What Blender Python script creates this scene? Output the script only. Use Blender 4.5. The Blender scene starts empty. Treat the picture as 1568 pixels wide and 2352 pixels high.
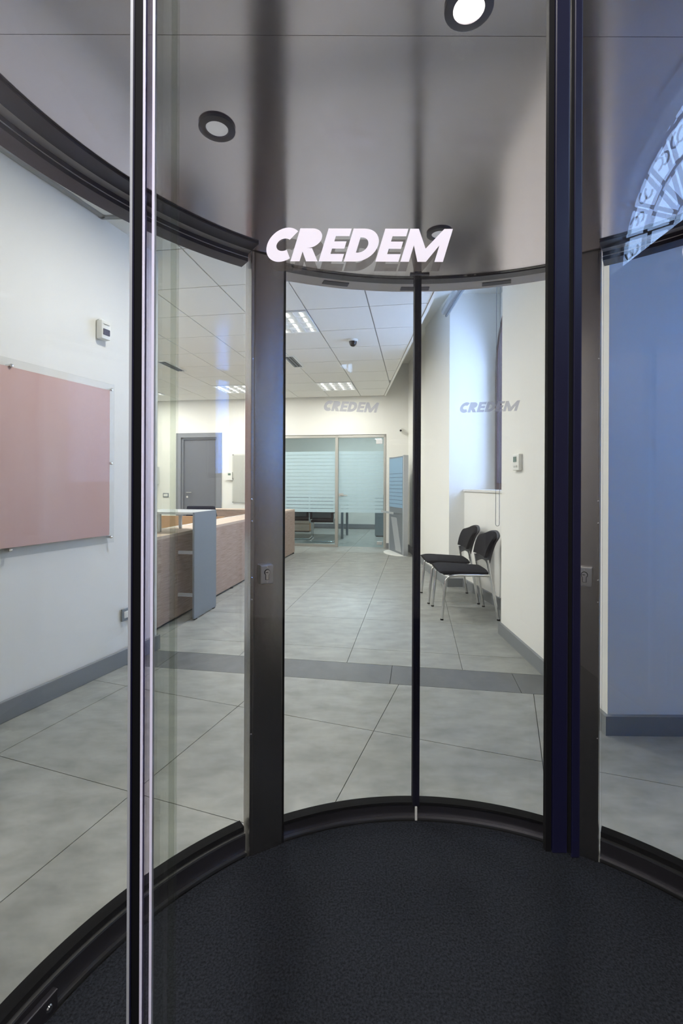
import bpy, bmesh, math, random
from mathutils import Vector, Matrix
random.seed(7)
R = math.radians
PI = math.pi
scene = bpy.context.scene
COL = scene.collection

# ------------------------------------------------------------------ camera
FPX = 1085.0
CAMH = 1.2
cam_d = bpy.data.cameras.new('camera')
cam = bpy.data.objects.new('camera', cam_d)
COL.objects.link(cam)
cam_d.sensor_fit = 'VERTICAL'
cam_d.sensor_height = 36.0
cam_d.sensor_width = 24.0
cam_d.lens = 36.0 * FPX / 2352.0
cam_d.shift_y = -64.0 / 2352.0
cam_d.clip_start = 0.02
cam.location = (0, 0, CAMH)
cam.rotation_euler = (Matrix.Rotation(R(90), 4, 'X') @ Matrix.Rotation(R(0.24), 4, 'Z')).to_euler()
scene.camera = cam

# ------------------------------------------------------------------ sky and exposure
world = bpy.data.worlds.new('sky')
scene.world = world
world.use_nodes = True
bg = world.node_tree.nodes['Background']
bg.inputs['Color'].default_value = (0.40, 0.60, 1.0, 1)
bg.inputs['Strength'].default_value = 13.0
vs = scene.view_settings
vs.view_transform = 'Standard'
vs.look = 'None'
vs.gamma = 1.0
vs.use_curve_mapping = False
vs.exposure = 0.2
LAMP_W = 42.0          # watts of each louvred ceiling lamp
scene.cycles.max_bounces = 8
scene.cycles.diffuse_bounces = 4
scene.cycles.glossy_bounces = 3
scene.cycles.transparent_max_bounces = 40
scene.cycles.sample_clamp_indirect = 6.0
scene.cycles.caustics_reflective = False
scene.cycles.caustics_refractive = False
scene.cycles.use_denoising = True
scene.cycles.use_adaptive_sampling = True
scene.cycles.adaptive_threshold = 0.2
scene.cycles.light_sampling_threshold = 0.02

# ------------------------------------------------------------------ materials
def lin(c):
    f = lambda v: v / 12.92 if v <= 0.04045 else ((v + 0.055) / 1.055) ** 2.4
    return (f(c[0] / 255), f(c[1] / 255), f(c[2] / 255), 1)

MATS = {}
def mat(name, rgb, rough=0.5, metal=0.0, spec=0.5, noise=None, bump=None, coat=0.0):
    """noise = (scale, amount, stretch xyz, rgb2), bump = (scale, strength)"""
    m = bpy.data.materials.new(name)
    m.use_nodes = True
    nt = m.node_tree
    b = nt.nodes['Principled BSDF']
    b.inputs['Base Color'].default_value = lin(rgb)
    b.inputs['Roughness'].default_value = rough
    b.inputs['Metallic'].default_value = metal
    b.inputs['Specular IOR Level'].default_value = spec
    b.inputs['Coat Weight'].default_value = coat
    tc = nt.nodes.new('ShaderNodeTexCoord')
    if noise:
        sc, amt, st, rgb2 = noise
        mp = nt.nodes.new('ShaderNodeMapping')
        mp.inputs['Scale'].default_value = st
        nt.links.new(tc.outputs['Object'], mp.inputs['Vector'])
        n = nt.nodes.new('ShaderNodeTexNoise')
        n.inputs['Scale'].default_value = sc
        n.inputs['Detail'].default_value = 8
        n.inputs['Roughness'].default_value = 0.62
        nt.links.new(mp.outputs['Vector'], n.inputs['Vector'])
        r = nt.nodes.new('ShaderNodeValToRGB')
        r.color_ramp.elements[0].position = 0.5 - amt
        r.color_ramp.elements[1].position = 0.5 + amt
        r.color_ramp.elements[0].color = lin(rgb2)
        r.color_ramp.elements[1].color = lin(rgb)
        nt.links.new(n.outputs['Fac'], r.inputs['Fac'])
        nt.links.new(r.outputs['Color'], b.inputs['Base Color'])
    if bump:
        n2 = nt.nodes.new('ShaderNodeTexNoise')
        n2.inputs['Scale'].default_value = bump[0]
        n2.inputs['Detail'].default_value = 4
        nt.links.new(tc.outputs['Object'], n2.inputs['Vector'])
        bp = nt.nodes.new('ShaderNodeBump')
        bp.inputs['Strength'].default_value = bump[1]
        bp.inputs['Distance'].default_value = 0.01
        nt.links.new(n2.outputs['Fac'], bp.inputs['Height'])
        nt.links.new(bp.outputs['Normal'], b.inputs['Normal'])
    MATS[name] = m
    return m

def glass(name, tint=(1, 1, 1), f0=0.04, rough=0.0):
    """thin architectural glass: clear transmission with a Schlick reflection, seen alike by every ray"""
    m = bpy.data.materials.new(name)
    m.use_nodes = True
    nt = m.node_tree
    for n in list(nt.nodes):
        nt.nodes.remove(n)
    out = nt.nodes.new('ShaderNodeOutputMaterial')
    mix = nt.nodes.new('ShaderNodeMixShader')
    tr = nt.nodes.new('ShaderNodeBsdfTransparent')
    tr.inputs['Color'].default_value = (*tint, 1)
    gl = nt.nodes.new('ShaderNodeBsdfGlossy')
    gl.inputs['Roughness'].default_value = rough
    geo = nt.nodes.new('ShaderNodeNewGeometry')
    dot = nt.nodes.new('ShaderNodeVectorMath'); dot.operation = 'DOT_PRODUCT'
    nt.links.new(geo.outputs['Incoming'], dot.inputs[0])
    nt.links.new(geo.outputs['Normal'], dot.inputs[1])
    def mth(op, a, b=None):
        n = nt.nodes.new('ShaderNodeMath'); n.operation = op; n.use_clamp = False
        for i, v in enumerate((a, b)):
            if v is None: continue
            if isinstance(v, (int, float)): n.inputs[i].default_value = v
            else: nt.links.new(v, n.inputs[i])
        return n.outputs[0]
    c = mth('ABSOLUTE', dot.outputs['Value'])
    c = mth('SUBTRACT', 1.0, c)
    c = mth('POWER', c, 5.0)
    c = mth('MULTIPLY', c, 1 - f0)
    c = mth('ADD', c, f0)
    nt.links.new(c, mix.inputs[0])
    nt.links.new(tr.outputs[0], mix.inputs[1])
    nt.links.new(gl.outputs[0], mix.inputs[2])
    nt.links.new(mix.outputs[0], out.inputs['Surface'])
    MATS[name] = m
    return m

def film(name, rgb, clear, translucent=0.5):
    """printed vinyl or frosted film: diffuse and translucent, partly clear"""
    m = bpy.data.materials.new(name)
    m.use_nodes = True
    nt = m.node_tree
    for n in list(nt.nodes):
        nt.nodes.remove(n)
    out = nt.nodes.new('ShaderNodeOutputMaterial')
    d = nt.nodes.new('ShaderNodeBsdfDiffuse'); d.inputs['Color'].default_value = lin(rgb)
    t = nt.nodes.new('ShaderNodeBsdfTranslucent'); t.inputs['Color'].default_value = lin(rgb)
    tr = nt.nodes.new('ShaderNodeBsdfTransparent')
    a = nt.nodes.new('ShaderNodeMixShader'); a.inputs[0].default_value = translucent
    b = nt.nodes.new('ShaderNodeMixShader'); b.inputs[0].default_value = clear
    nt.links.new(d.outputs[0], a.inputs[1]); nt.links.new(t.outputs[0], a.inputs[2])
    nt.links.new(a.outputs[0], b.inputs[1]); nt.links.new(tr.outputs[0], b.inputs[2])
    nt.links.new(b.outputs[0], out.inputs['Surface'])
    MATS[name] = m
    return m

def emit(name, rgb, s):
    m = bpy.data.materials.new(name)
    m.use_nodes = True
    b = m.node_tree.nodes['Principled BSDF']
    b.inputs['Base Color'].default_value = lin(rgb)
    b.inputs['Emission Color'].default_value = lin(rgb)
    b.inputs['Emission Strength'].default_value = s
    MATS[name] = m
    return m

mat('plaster', (238, 237, 230), 0.85, spec=0.2, noise=(3, .5, (1, 1, 1), (233, 232, 225)), bump=(90, .05))
mat('vestibule', (150, 147, 146), 0.8, spec=0.2)
mat('vestibule_floor', (34, 34, 36), 0.8)
mat('baseboard', (128, 132, 135), 0.45)
mat('tile', (160, 161, 155), 0.42, spec=0.4, noise=(5.5, .2, (1, 1.7, 1), (130, 132, 127)), bump=(30, .06))
mat('tile_dark', (110, 113, 113), 0.45, spec=0.4, noise=(5, .25, (1.5, 1, 1), (92, 95, 95)), bump=(30, .06))
mat('grout', (108, 110, 106), 0.9)
mat('ceiling_tile', (232, 231, 226), 0.9, spec=0.1, bump=(120, .06))
mat('ceiling_bar', (150, 150, 146), 0.7)
mat('mat_carpet', (48, 51, 58), 0.95, spec=0.1, noise=(170, .12, (1, 1, 1), (24, 26, 31)), bump=(260, .6))
mat('steel', (188, 183, 176), 0.27, 1.0, noise=(30, .5, (14, 14, .25), (172, 168, 162)))
mat('steel_light', (205, 204, 202), 0.3, 1.0)
mat('chrome', (225, 225, 225), 0.12, 1.0)
mat('anodised', (58, 56, 62), 0.35, 0.6)
mat('head_dark', (58, 52, 66), 0.32, 0.3)
mat('rubber', (9, 9, 11), 0.8, spec=0.15)
mat('profile', (15, 15, 40), 0.3, 0.0, spec=0.5)  # blue reflection on the black seals put into their base colour
mat('booth_ceiling', (230, 221, 226), 0.15, 0.95, noise=(9, .5, (1, 1, 1), (225, 216, 221)))
mat('lintel_paint', (222, 215, 217), 0.5)
mat('lamp_ring', (108, 104, 112), 0.4, 0.3)
mat('reflector', (210, 210, 215), 0.25, 0.6)
emit('lamp_on', (255, 250, 240), 14)
emit('lamp_off_glow', (235, 235, 240), 0.25)  # faint glow put into the lens of an unlit lamp
emit('tube', (255, 252, 244), 2.6)
mat('louvre', (238, 240, 242), 0.3, 0.2)
mat('wood', (180, 157, 143), 0.5, spec=0.3, noise=(6, .14, (1.0, 1.0, 26), (146, 122, 108)))
mat('wood_edge', (202, 182, 165), 0.5, noise=(6, .3, (10, 1, 10), (188, 166, 148)))
mat('wood_warm', (176, 140, 104), 0.5, noise=(7, .28, (1.2, 1.2, 22), (156, 118, 84)))
mat('grey_metal', (122, 129, 135), 0.45, 0.15)
mat('grey_metal_light', (176, 180, 183), 0.4, 0.2)
mat('door_grey', (106, 109, 116), 0.5)
mat('door_frame', (128, 131, 137), 0.5)
mat('white_plastic', (228, 228, 222), 0.4)
mat('screen', (96, 118, 106), 0.25)
mat('dark_plastic', (24, 24, 28), 0.4)
mat('dark_lens', (16, 16, 22), 0.12)
mat('fabric_black', (13, 13, 17), 0.9, spec=0.2, bump=(300, .3))
mat('shell_black', (26, 26, 30), 0.45)
mat('fabric_navy', (34, 38, 54), 0.9, spec=0.2)
mat('mesh_back', (84, 86, 86), 0.8)
mat('pink_board', (236, 204, 199), 0.7, spec=0.1, noise=(2.0, .3, (1.4, 1, .3), (226, 180, 170)))
mat('board_grey', (214, 213, 206), 0.5)
mat('alu_frame', (186, 184, 176), 0.35, 0.6)
mat('brown_frame', (74, 52, 46), 0.5)
mat('sill', (222, 219, 212), 0.4)
mat('poster_blue', (128, 160, 186), 0.3, spec=0.5)
mat('poster_line', (84, 104, 120), 0.5)
mat('iron', (16, 17, 20), 0.6)
mat('dark_slot', (66, 62, 78), 0.5)
mat('vent_dark', (60, 60, 58), 0.6)
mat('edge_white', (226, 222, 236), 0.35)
mat('edge_pink', (190, 176, 190), 0.3, spec=0.6)
mat('edge_green', (96, 106, 98), 0.2)
mat('floor_dark', (30, 31, 34), 0.9)
mat('cabinet_grey', (128, 138, 145), 0.5)
mat('seal_navy', (17, 17, 34), 0.75, spec=0.15)
glass('glass_clear', (0.985, 0.99, 0.985), 0.035)
glass('glass_edge', (0.93, 0.945, 0.92), 0.05)
glass('glass_grey', (0.84, 0.82, 0.84), 0.04)
glass('glass_haze', (0.90, 0.86, 0.93), 0.07)
glass('glass_blue', (0.85, 0.94, 0.97), 0.045)
glass('glass_street', (0.40, 0.68, 0.96), 0.04)
glass('glass_dark', (0.34, 0.38, 0.44), 0.04)
glass('acrylic', (0.95, 0.955, 0.95), 0.004)
film('vinyl_white', (252, 246, 252), 0.0, 0.12)
film('vinyl_shadow', (84, 78, 74), 0.38, 0.15)  # grey for the shadow of the letters in the thick glass
film('vinyl_pale', (222, 222, 236), 0.42, 0.5)
film('frost', (220, 236, 240), 0.12, 0.5)

# ------------------------------------------------------------------ mesh helpers
class MB:
    def __init__(self):
        self.v = []; self.f = []
    def add(self, vs_, fs):
        o = len(self.v)
        self.v += [tuple(p) for p in vs_]
        self.f += [tuple(i + o for i in f) for f in fs]
        return self
    def box(self, x0, x1, y0, y1, z0, z1, M=None):
        p = [(x0, y0, z0), (x1, y0, z0), (x1, y1, z0), (x0, y1, z0), (x0, y0, z1), (x1, y0, z1), (x1, y1, z1), (x0, y1, z1)]
        if M is not None: p = [M @ Vector(q) for q in p]
        return self.add(p, [(0, 3, 2, 1), (4, 5, 6, 7), (0, 1, 5, 4), (1, 2, 6, 5), (2, 3, 7, 6), (3, 0, 4, 7)])
    def prism(self, poly, z0, z1):
        n = len(poly)
        area = sum(poly[i][0] * poly[(i + 1) % n][1] - poly[(i + 1) % n][0] * poly[i][1] for i in range(n))
        if area < 0: poly = poly[::-1]
        vs_ = [(x, y, z0) for x, y in poly] + [(x, y, z1) for x, y in poly]
        fs = [tuple(range(n))[::-1], tuple(range(n, 2 * n))]
        fs += [(i, (i + 1) % n, n + (i + 1) % n, n + i) for i in range(n)]
        return self.add(vs_, fs)
    def tube(self, pts, r, n=10, cap=True):
        pts = [Vector(p) for p in pts]
        rings = []
        up = None
        for i, p in enumerate(pts):
            d = (pts[min(i + 1, len(pts) - 1)] - pts[max(i - 1, 0)]).normalized()
            if up is None:
                a = Vector((0, 0, 1)) if abs(d.z) < .9 else Vector((1, 0, 0))
                up = d.cross(a).normalized()
            up = (up - d * up.dot(d)).normalized()
            w = d.cross(up)
            rr = r[i] if isinstance(r, (list, tuple)) else r
            rings.append([p + (up * math.cos(2 * PI * k / n) + w * math.sin(2 * PI * k / n)) * rr for k in range(n)])
        vs_ = [q for ring in rings for q in ring]
        fs = []
        for i in range(len(pts) - 1):
            for k in range(n):
                fs.append((i * n + k, i * n + (k + 1) % n, (i + 1) * n + (k + 1) % n, (i + 1) * n + k))
        if cap:
            fs.append(tuple(range(n))[::-1]); fs.append(tuple(range((len(pts) - 1) * n, len(pts) * n)))
        return self.add(vs_, fs)
    def lathe(self, prof, n=24, M=None):
        """profile of (radius, z) revolved about z"""
        vs_ = []
        for r, z in prof:
            for k in range(n):
                vs_.append(Vector((r * math.cos(2 * PI * k / n), r * math.sin(2 * PI * k / n), z)))
        if M is not None: vs_ = [M @ q for q in vs_]
        fs = []
        for i in range(len(prof) - 1):
            for k in range(n):
                fs.append((i * n + k, i * n + (k + 1) % n, (i + 1) * n + (k + 1) % n, (i + 1) * n + k))
        fs.append(tuple(range(n))[::-1]); fs.append(tuple(range((len(prof) - 1) * n, len(prof) * n)))
        return self.add(vs_, fs)
    def arc(self, a0, a1, r0, r1, z0, z1, n=40):
        """sector of a ring; angles in degrees from +Y towards +X"""
        vs_ = []
        for i in range(n + 1):
            a = R(a0 + (a1 - a0) * i / n)
            s, c = math.sin(a), math.cos(a)
            for r, z in ((r0, z0), (r1, z0), (r1, z1), (r0, z1)):
                vs_.append((r * s, r * c, z))
        fs = []
        for i in range(n):
            b = i * 4
            for k in range(4):
                fs.append((b + k, b + (k + 1) % 4, b + 4 + (k + 1) % 4, b + 4 + k))
        fs.append((3, 2, 1, 0)); fs.append((n * 4, n * 4 + 1, n * 4 + 2, n * 4 + 3))
        return self.add(vs_, fs)
    def slab(self, front, back):
        """two equal grids of points closed into a solid"""
        nr, nc = len(front), len(front[0])
        vs_ = [p for row in front for p in row] + [p for row in back for p in row]
        o = nr * nc
        fs = []
        for i in range(nr - 1):
            for j in range(nc - 1):
                a = i * nc + j
                fs.append((a, a + 1, a + nc + 1, a + nc))
                fs.append((o + a, o + a + nc, o + a + nc + 1, o + a + 1))
        for j in range(nc - 1):
            fs.append((j + 1, j, o + j, o + j + 1))
            a = (nr - 1) * nc + j
            fs.append((a, a + 1, o + a + 1, o + a))
        for i in range(nr - 1):
            a = i * nc
            fs.append((a, a + nc, o + a + nc, o + a))
            a = i * nc + nc - 1
            fs.append((a + nc, a, o + a, o + a + nc))
        return self.add(vs_, fs)

def obj(name, mb, material, parent=None, at=None, bevel=0.0, smooth=False, seg=2):
    me = bpy.data.meshes.new(name)
    v = mb.v
    if at is not None: v = [(p[0] - at[0], p[1] - at[1], p[2] - at[2]) for p in v]
    me.from_pydata(v, [], mb.f)
    me.materials.append(MATS[material])
    bm = bmesh.new(); bm.from_mesh(me)
    bmesh.ops.recalc_face_normals(bm, faces=bm.faces)
    if bevel:
        es = [e for e in bm.edges if len(e.link_faces) == 2 and e.calc_face_angle(0) > R(40)]
        bmesh.ops.bevel(bm, geom=es, offset=bevel, segments=seg, affect='EDGES', profile=.6)
    bm.to_mesh(me); bm.free()
    if smooth:
        for p in me.polygons: p.use_smooth = True
        if hasattr(me, 'set_sharp_from_angle'): me.set_sharp_from_angle(angle=R(smooth if smooth is not True else 35))
    o = bpy.data.objects.new(name, me)
    COL.objects.link(o)
    if at is not None: o.location = at
    if parent: o.parent = parent
    return o

def tag(o, label, cat, group=None):
    o['label'] = label; o['category'] = cat
    if group: o['group'] = group
    return o
def thing(name, label, cat, loc=(0, 0, 0), rz=0.0, group=None):
    o = bpy.data.objects.new(name, None)
    o.empty_display_size = .1
    COL.objects.link(o)
    o.location = loc; o.rotation_euler = (0, 0, rz)
    return tag(o, label, cat, group)
def struct(name, mb, material, parent=None, label=None, **k):
    o = obj(name, mb, material, parent, **k)
    if parent is None: o['kind'] = 'structure'
    if label: o['label'] = label
    return o
def copy_tree(o, parent=None):
    c = o.copy(); COL.objects.link(c); c.parent = parent
    for ch in [x for x in bpy.data.objects if x.parent == o]:
        copy_tree(ch, c)
    return c

def clip(poly, a, b, c):
    """keep the part of a convex polygon with a*x + b*y <= c"""
    out = []
    for i in range(len(poly)):
        p, q = poly[i], poly[(i + 1) % len(poly)]
        dp, dq = a * p[0] + b * p[1] - c, a * q[0] + b * q[1] - c
        if dp <= 0: out.append(p)
        if (dp < 0 < dq) or (dq < 0 < dp):
            t = dp / (dp - dq)
            out.append((p[0] + t * (q[0] - p[0]), p[1] + t * (q[1] - p[1])))
    return out
def parea(p):
    return abs(sum(p[i][0] * p[(i + 1) % len(p)][1] - p[(i + 1) % len(p)][0] * p[i][1] for i in range(len(p)))) / 2

# frame of the inner hall: u to the right along its back wall, v forwards
A9 = R(-9.06)
EU = Vector((math.cos(A9), math.sin(A9)))
EV = Vector((-math.sin(A9), math.cos(A9)))
O9 = Vector((0.808, 8.86))
def W(u, v):
    p = O9 + EU * u + EV * v
    return (p.x, p.y)
def W3(u, v, z=0.0):
    return (*W(u, v), z)
def wrect(u0, u1, v0, v1):
    return [W(u0, v0), W(u1, v0), W(u1, v1), W(u0, v1)]
HC = 2.86       # tiled ceiling
HB = 3.45       # plaster ceiling of the window bay
XT = 0.815      # right edge of the tiled ceiling

# frame of the entrance floor and left wall
LD = Vector((.329, .944)); LN = Vector((.944, -.329))
L0 = Vector((-1.704, 2.359))
def LW(s, n=0.0):
    p = L0 + LD * s + LN * n
    return (p.x, p.y)
LC = (-1.339, 3.435)     # outer corner of the left wall

# ================================================================== STRUCTURE
# ---- floors
slab = MB().prism([(-6, .51), (3, .51), (3, 10), (3, 14.2), (-6, 14.2)], -.12, -.008)
floor = struct('floor', slab, 'grout', label='grey stone-effect floor tiles with thin joints')
random.seed(3)
SA = Vector((-1.351, 3.40)); SB = Vector((1.266, 2.98))
sd = (SB - SA).normalized(); sn = Vector((-sd.y, sd.x))       # sn points away from the camera
def tiles(poly_list, material):
    for poly in poly_list:
        if len(poly) < 3 or parea(poly) < .004: continue
        cx = sum(p[0] for p in poly) / len(poly); cy = sum(p[1] for p in poly) / len(poly)
        o = obj('floor_tile', MB().prism(poly, -.010, 0), material, floor)
        o.rotation_euler = (0, 0, 0)
front = []
G = .0016
T = .757
for i in range(-3, 5):
    for j in range(-4, 6):
        n0 = -.604 + T * i; t0 = 1.467 + T * j
        q = [(n0 + G, t0 + G), (n0 + T - G, t0 + G), (n0 + T - G, t0 + T - G), (n0 + G, t0 + T - G)]
        p = [tuple(LN * a + LD * b) for a, b in q]
        p = clip(p, sn.x, sn.y, sn.dot(SA) - .292)
        p = clip(p, 0, -1, -.53)
        p = clip(p, -LN.x, -LN.y, -LN.dot(L0) + .02)
        p = clip(p, 1, 0, 2.55)
        if len(p) > 2:
            # leave the booth's own floor free: drop tiles wholly inside the half-cylinder
            if all((x - .25) ** 2 + (y - .675) ** 2 < .96 for x, y in p): continue
            front.append(p)
tiles(front, 'tile')
strip = []
for i in range(-4, 5):
    a = i * .757 + .2
    q = [SA + sd * (a + G) - sn * .289, SA + sd * (a + .757 - G) - sn * .289, SA + sd * (a + .757 - G) - sn * .002, SA + sd * (a + G) - sn * .002]
    strip.append(clip([tuple(x) for x in q], 1, 0, 2.55))
tiles(strip, 'tile_dark')
inner = []
v_lo = -5.45
for i in range(-8, 4):
    for j in range(-2, 13):
        u0 = -.62 + T * i; v0 = v_lo + T * (j - 1)
        q = [W(u0 + G, v0 + G), W(u0 + T - G, v0 + G), W(u0 + T - G, v0 + T - G), W(u0 + G, v0 + T - G)]
        q = clip(q, -sn.x, -sn.y, -sn.dot(SA) - .002)
        q = clip(q, 1, 0, 2.55)
        inner.append(q)
tiles(inner, 'tile')
struct('floor_entrance', MB().box(-3, 3, -3.2, .51, -.12, 0), 'vestibule_floor')

# ---- walls
struct('wall_left', MB().prism([LW(-1.95), LC, (LC[0] - LN.x * .16, LC[1] - LN.y * .16), LW(-1.95, -.16)], 0, HB), 'plaster',
       label='white plaster wall with the large pink board')
lc = Vector(LC)
p1 = lc - EU * 3.95
struct('wall_inner', MB().prism([tuple(lc), tuple(p1), tuple(p1 - EV * .16), tuple(lc - EV * .16 - EU * .12)], 0, HB), 'plaster')
struct('wall_office', MB().prism(wrect(-5.35, -5.2, -5.9, .12), 0, HB), 'plaster')
# back wall in pieces round the door and the glass partition
wb = struct('wall_back', MB().prism(wrect(-5.2, -4.186, 0, .14), 0, HB).prism(wrect(-4.186, -3.223, 0, .14), 2.21, HB)
       .prism(wrect(-3.223, -2.40, 0, .14), 0, HB).prism(wrect(-2.40, .03, 0, .14), 2.14, HB).prism(wrect(.03, .75, 0, .14), 0, HB),
       'plaster', label='white plaster back wall above counter and glass partition')
struct('wall_meeting', MB().prism(wrect(-3.4, 1.3, 3.95, 4.1), 0, HC).prism(wrect(-3.5, -3.4, .14, 4.1), 0, HC).prism(wrect(1.15, 1.3, .14, 4.1), 0, HC), 'plaster')
# right side
XR = 1.29
struct('wall_right', MB().prism([(XR, 2.284), (2.4, 2.284), (2.4, 3.81), (XR, 3.81)], 0, HB), 'plaster', label='white wall pier carrying a small thermostat')
struct('wall_right_far', MB().prism([(1.267, 5.56), (1.19, 6.75), (1.245, 6.75), (1.235, 9.1), (2.4, 9.1), (2.4, 5.56)], 0, HB), 'plaster')
struct('wall_niche', MB().prism([(1.446, 5.56), (1.635, 3.81), (2.4, 3.81), (2.4, 5.56)], 0, 1.12), 'plaster')
struct('wall_front', MB().box(-3.2, -.79, .38, .50, 0, HB).box(1.29, 1.80, .38, .50, 0, HB).box(2.32, 3.0, .38, .50, 0, HB).box(1.80, 2.32, .38, .50, 0, 1.25).box(1.80, 2.32, .38, .50, 2.35, HB).box(-.79, 1.29, .38, .50, 2.08, HB), 'plaster')
struct('wall_side', MB().box(2.4, 2.55, .50, 2.284, 0, HB), 'plaster')
# window wall with an arched opening
WY, WR, WS = 4.68, .80, 2.53      # centre, half width, springing height
def arch_wall(x0, x1, ya, yb, za, zb, cy, r, sp, zbase, n=24):
    mb = MB()
    mb.box(x0, x1, ya, cy - r, za, zb).box(x0, x1, cy + r, yb, za, zb)
    if zbase > za: mb.box(x0, x1, cy - r, cy + r, za, zbase)
    for i in range(n):
        a, b = PI - PI * i / n, PI - PI * (i + 1) / n
        y0, y1 = cy + r * math.cos(a), cy + r * math.cos(b)
        h0, h1 = sp + r * math.sin(a), sp + r * math.sin(b)
        vs_ = [(x0, y0, h0), (x1, y0, h0), (x1, y1, h1), (x0, y1, h1), (x0, y0, zb), (x1, y0, zb), (x1, y1, zb), (x0, y1, zb)]
        mb.add(vs_, [(0, 3, 2, 1), (4, 5, 6, 7), (0, 1, 5, 4), (1, 2, 6, 5), (2, 3, 7, 6), (3, 0, 4, 7)])
    return mb
struct('wall_window', arch_wall(1.86, 2.01, 3.81, 5.56, 1.12, HB, WY, WR, WS, 1.12), 'plaster')
def arch_frame(x0, x1, cy, r, sp, zb, w, n=28):
    mb = MB()
    out, inn = [], []
    pts = [(cy - r, zb)] + [(cy + r * math.cos(PI - PI * i / n), sp + r * math.sin(PI - PI * i / n)) for i in range(n + 1)] + [(cy + r, zb)]
    ri = r - w
    pin = [(cy - ri, zb + w)] + [(cy + ri * math.cos(PI - PI * i / n), sp + ri * math.sin(PI - PI * i / n)) for i in range(n + 1)] + [(cy + ri, zb + w)]
    m = len(pts)
    for i in range(m):
        a, b = pts[i], pts[(i + 1) % m]; c, d = pin[(i + 1) % m], pin[i]
        vs_ = [(x0, *a), (x0, *b), (x0, *c), (x0, *d), (x1, *a), (x1, *b), (x1, *c), (x1, *d)]
        mb.add(vs_, [(0, 1, 2, 3), (7, 6, 5, 4), (0, 4, 5, 1), (1, 5, 6, 2), (2, 6, 7, 3), (3, 7, 4, 0)])
    return mb
def arch_pane(x0, x1, cy, r, sp, zb, n=28):
    pts = [(cy - r, zb)] + [(cy + r * math.cos(PI - PI * i / n), sp + r * math.sin(PI - PI * i / n)) for i in range(n + 1)] + [(cy + r, zb)]
    m = len(pts)
    vs_ = [(x0, *p) for p in pts] + [(x1, *p) for p in pts]
    return MB().add(vs_, [tuple(range(m)), tuple(range(m, 2 * m))[::-1]] + [(i, m + i, m + (i + 1) % m, (i + 1) % m) for i in range(m)])
w1 = struct('window_1', arch_frame(1.785, 1.90, WY, WR + .02, WS, 1.147, .07), 'brown_frame', label='dark brown arched window frame above the chairs', at=(1.86, WY, 1.147))
obj('mullion', MB().box(-.04, .03, -.03, .03, .07, 2.12), 'brown_frame', w1)
obj('pane', arch_pane(-.005, .005, 0, WR - .04, WS - 1.147, .06), 'glass_grey', w1)
struct('trim_1', MB().prism([(1.43, 5.555), (1.62, 3.815), (1.86, 3.815), (1.86, 5.555)], 1.12, 1.145), 'sill', label='pale stone window sill')

# ---- ceilings
ceil = struct('ceiling', MB().prism([(-6, .5), (XT, .5), (XT, 9.2), (-6, 10.2)], HC + .012, HB + .1), 'ceiling_bar',
              label='white suspended ceiling of square tiles')
random.seed(11)
DU, DV = .6, .635
fixtures = {}
LAMPCELLS = [(-2, -7), (-2, -2), (-5, -2), (-6, -7), (-8, -2), (-9, -7)]
for i in range(-9, 3):
    for j in range(-10, 1):
        u0 = -.45 + DU * i + DU; v0 = 0 - .04 + DV * j
        u1, v1 = u0 + DU, min(v0 + DV, -.005)
        if (i, j) in LAMPCELLS:
            fixtures[(i, j)] = (u0, u1, v0, v0 + DV); continue
        g = .0055
        if v1 - v0 < .06: continue
        q = [W(u0 + g, v0 + g), W(u1 - g, v0 + g), W(u1 - g, v1 - g), W(u0 + g, v1 - g)]
        q = clip(q, 1, 0, XT - .03)
        if len(q) < 3 or parea(q) < .003: continue
        obj('ceiling_tile', MB().prism(q, HC, HC + .014), 'ceiling_tile', ceil)
# plain ceiling plates over the entrance side of the hall
fr = [(-3.2, .52), (XT - .03, .52), (XT - .03, 2.93), (-3.2, 2.93)]
obj('ceiling_panel', MB().prism(clip([(-3.2, 1.75), (XT - .03, 1.75), (XT - .03, 2.90), (-3.2, 2.98)], 0, -1, 0), HC + .002, HC + .014), 'ceiling_tile', ceil)
obj('ceiling_panel', MB().prism([(-3.2, .52), (XT - .03, .52), (XT - .03, 1.73), (-3.2, 1.73)], HC + .002, HC + .014), 'ceiling_tile', ceil)
obj('edge_trim', MB().box(XT - .026, XT + .004, .52, 8.84, HC - .008, HC + .03), 'white_plastic', ceil)
obj('edge_trim', MB().prism([(-1.62, 2.93), (-.9, 2.90), (-.9, 2.93), (-1.61, 2.96)], HC - .012, HC + .002), 'ceiling_bar', ceil)
obj('edge_trim', MB().prism([LW(-1.6, 0), LW(.62, 0), LW(.62, .03), LW(-1.6, .03)], HC - .012, HC + .004), 'ceiling_bar', ceil)
struct('ceiling_bay', MB().box(XT, 2.6, .4, 9.2, HB, HB + .1), 'plaster')
struct('ceiling_meeting', MB().prism(wrect(-3.5, 1.3, .14, 4.1), HC, HC + .1), 'ceiling_tile')
struct('trim_2', MB().box(XT + .002, XT + .02, .5, 8.84, HC + .03, HB), 'plaster')

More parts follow.
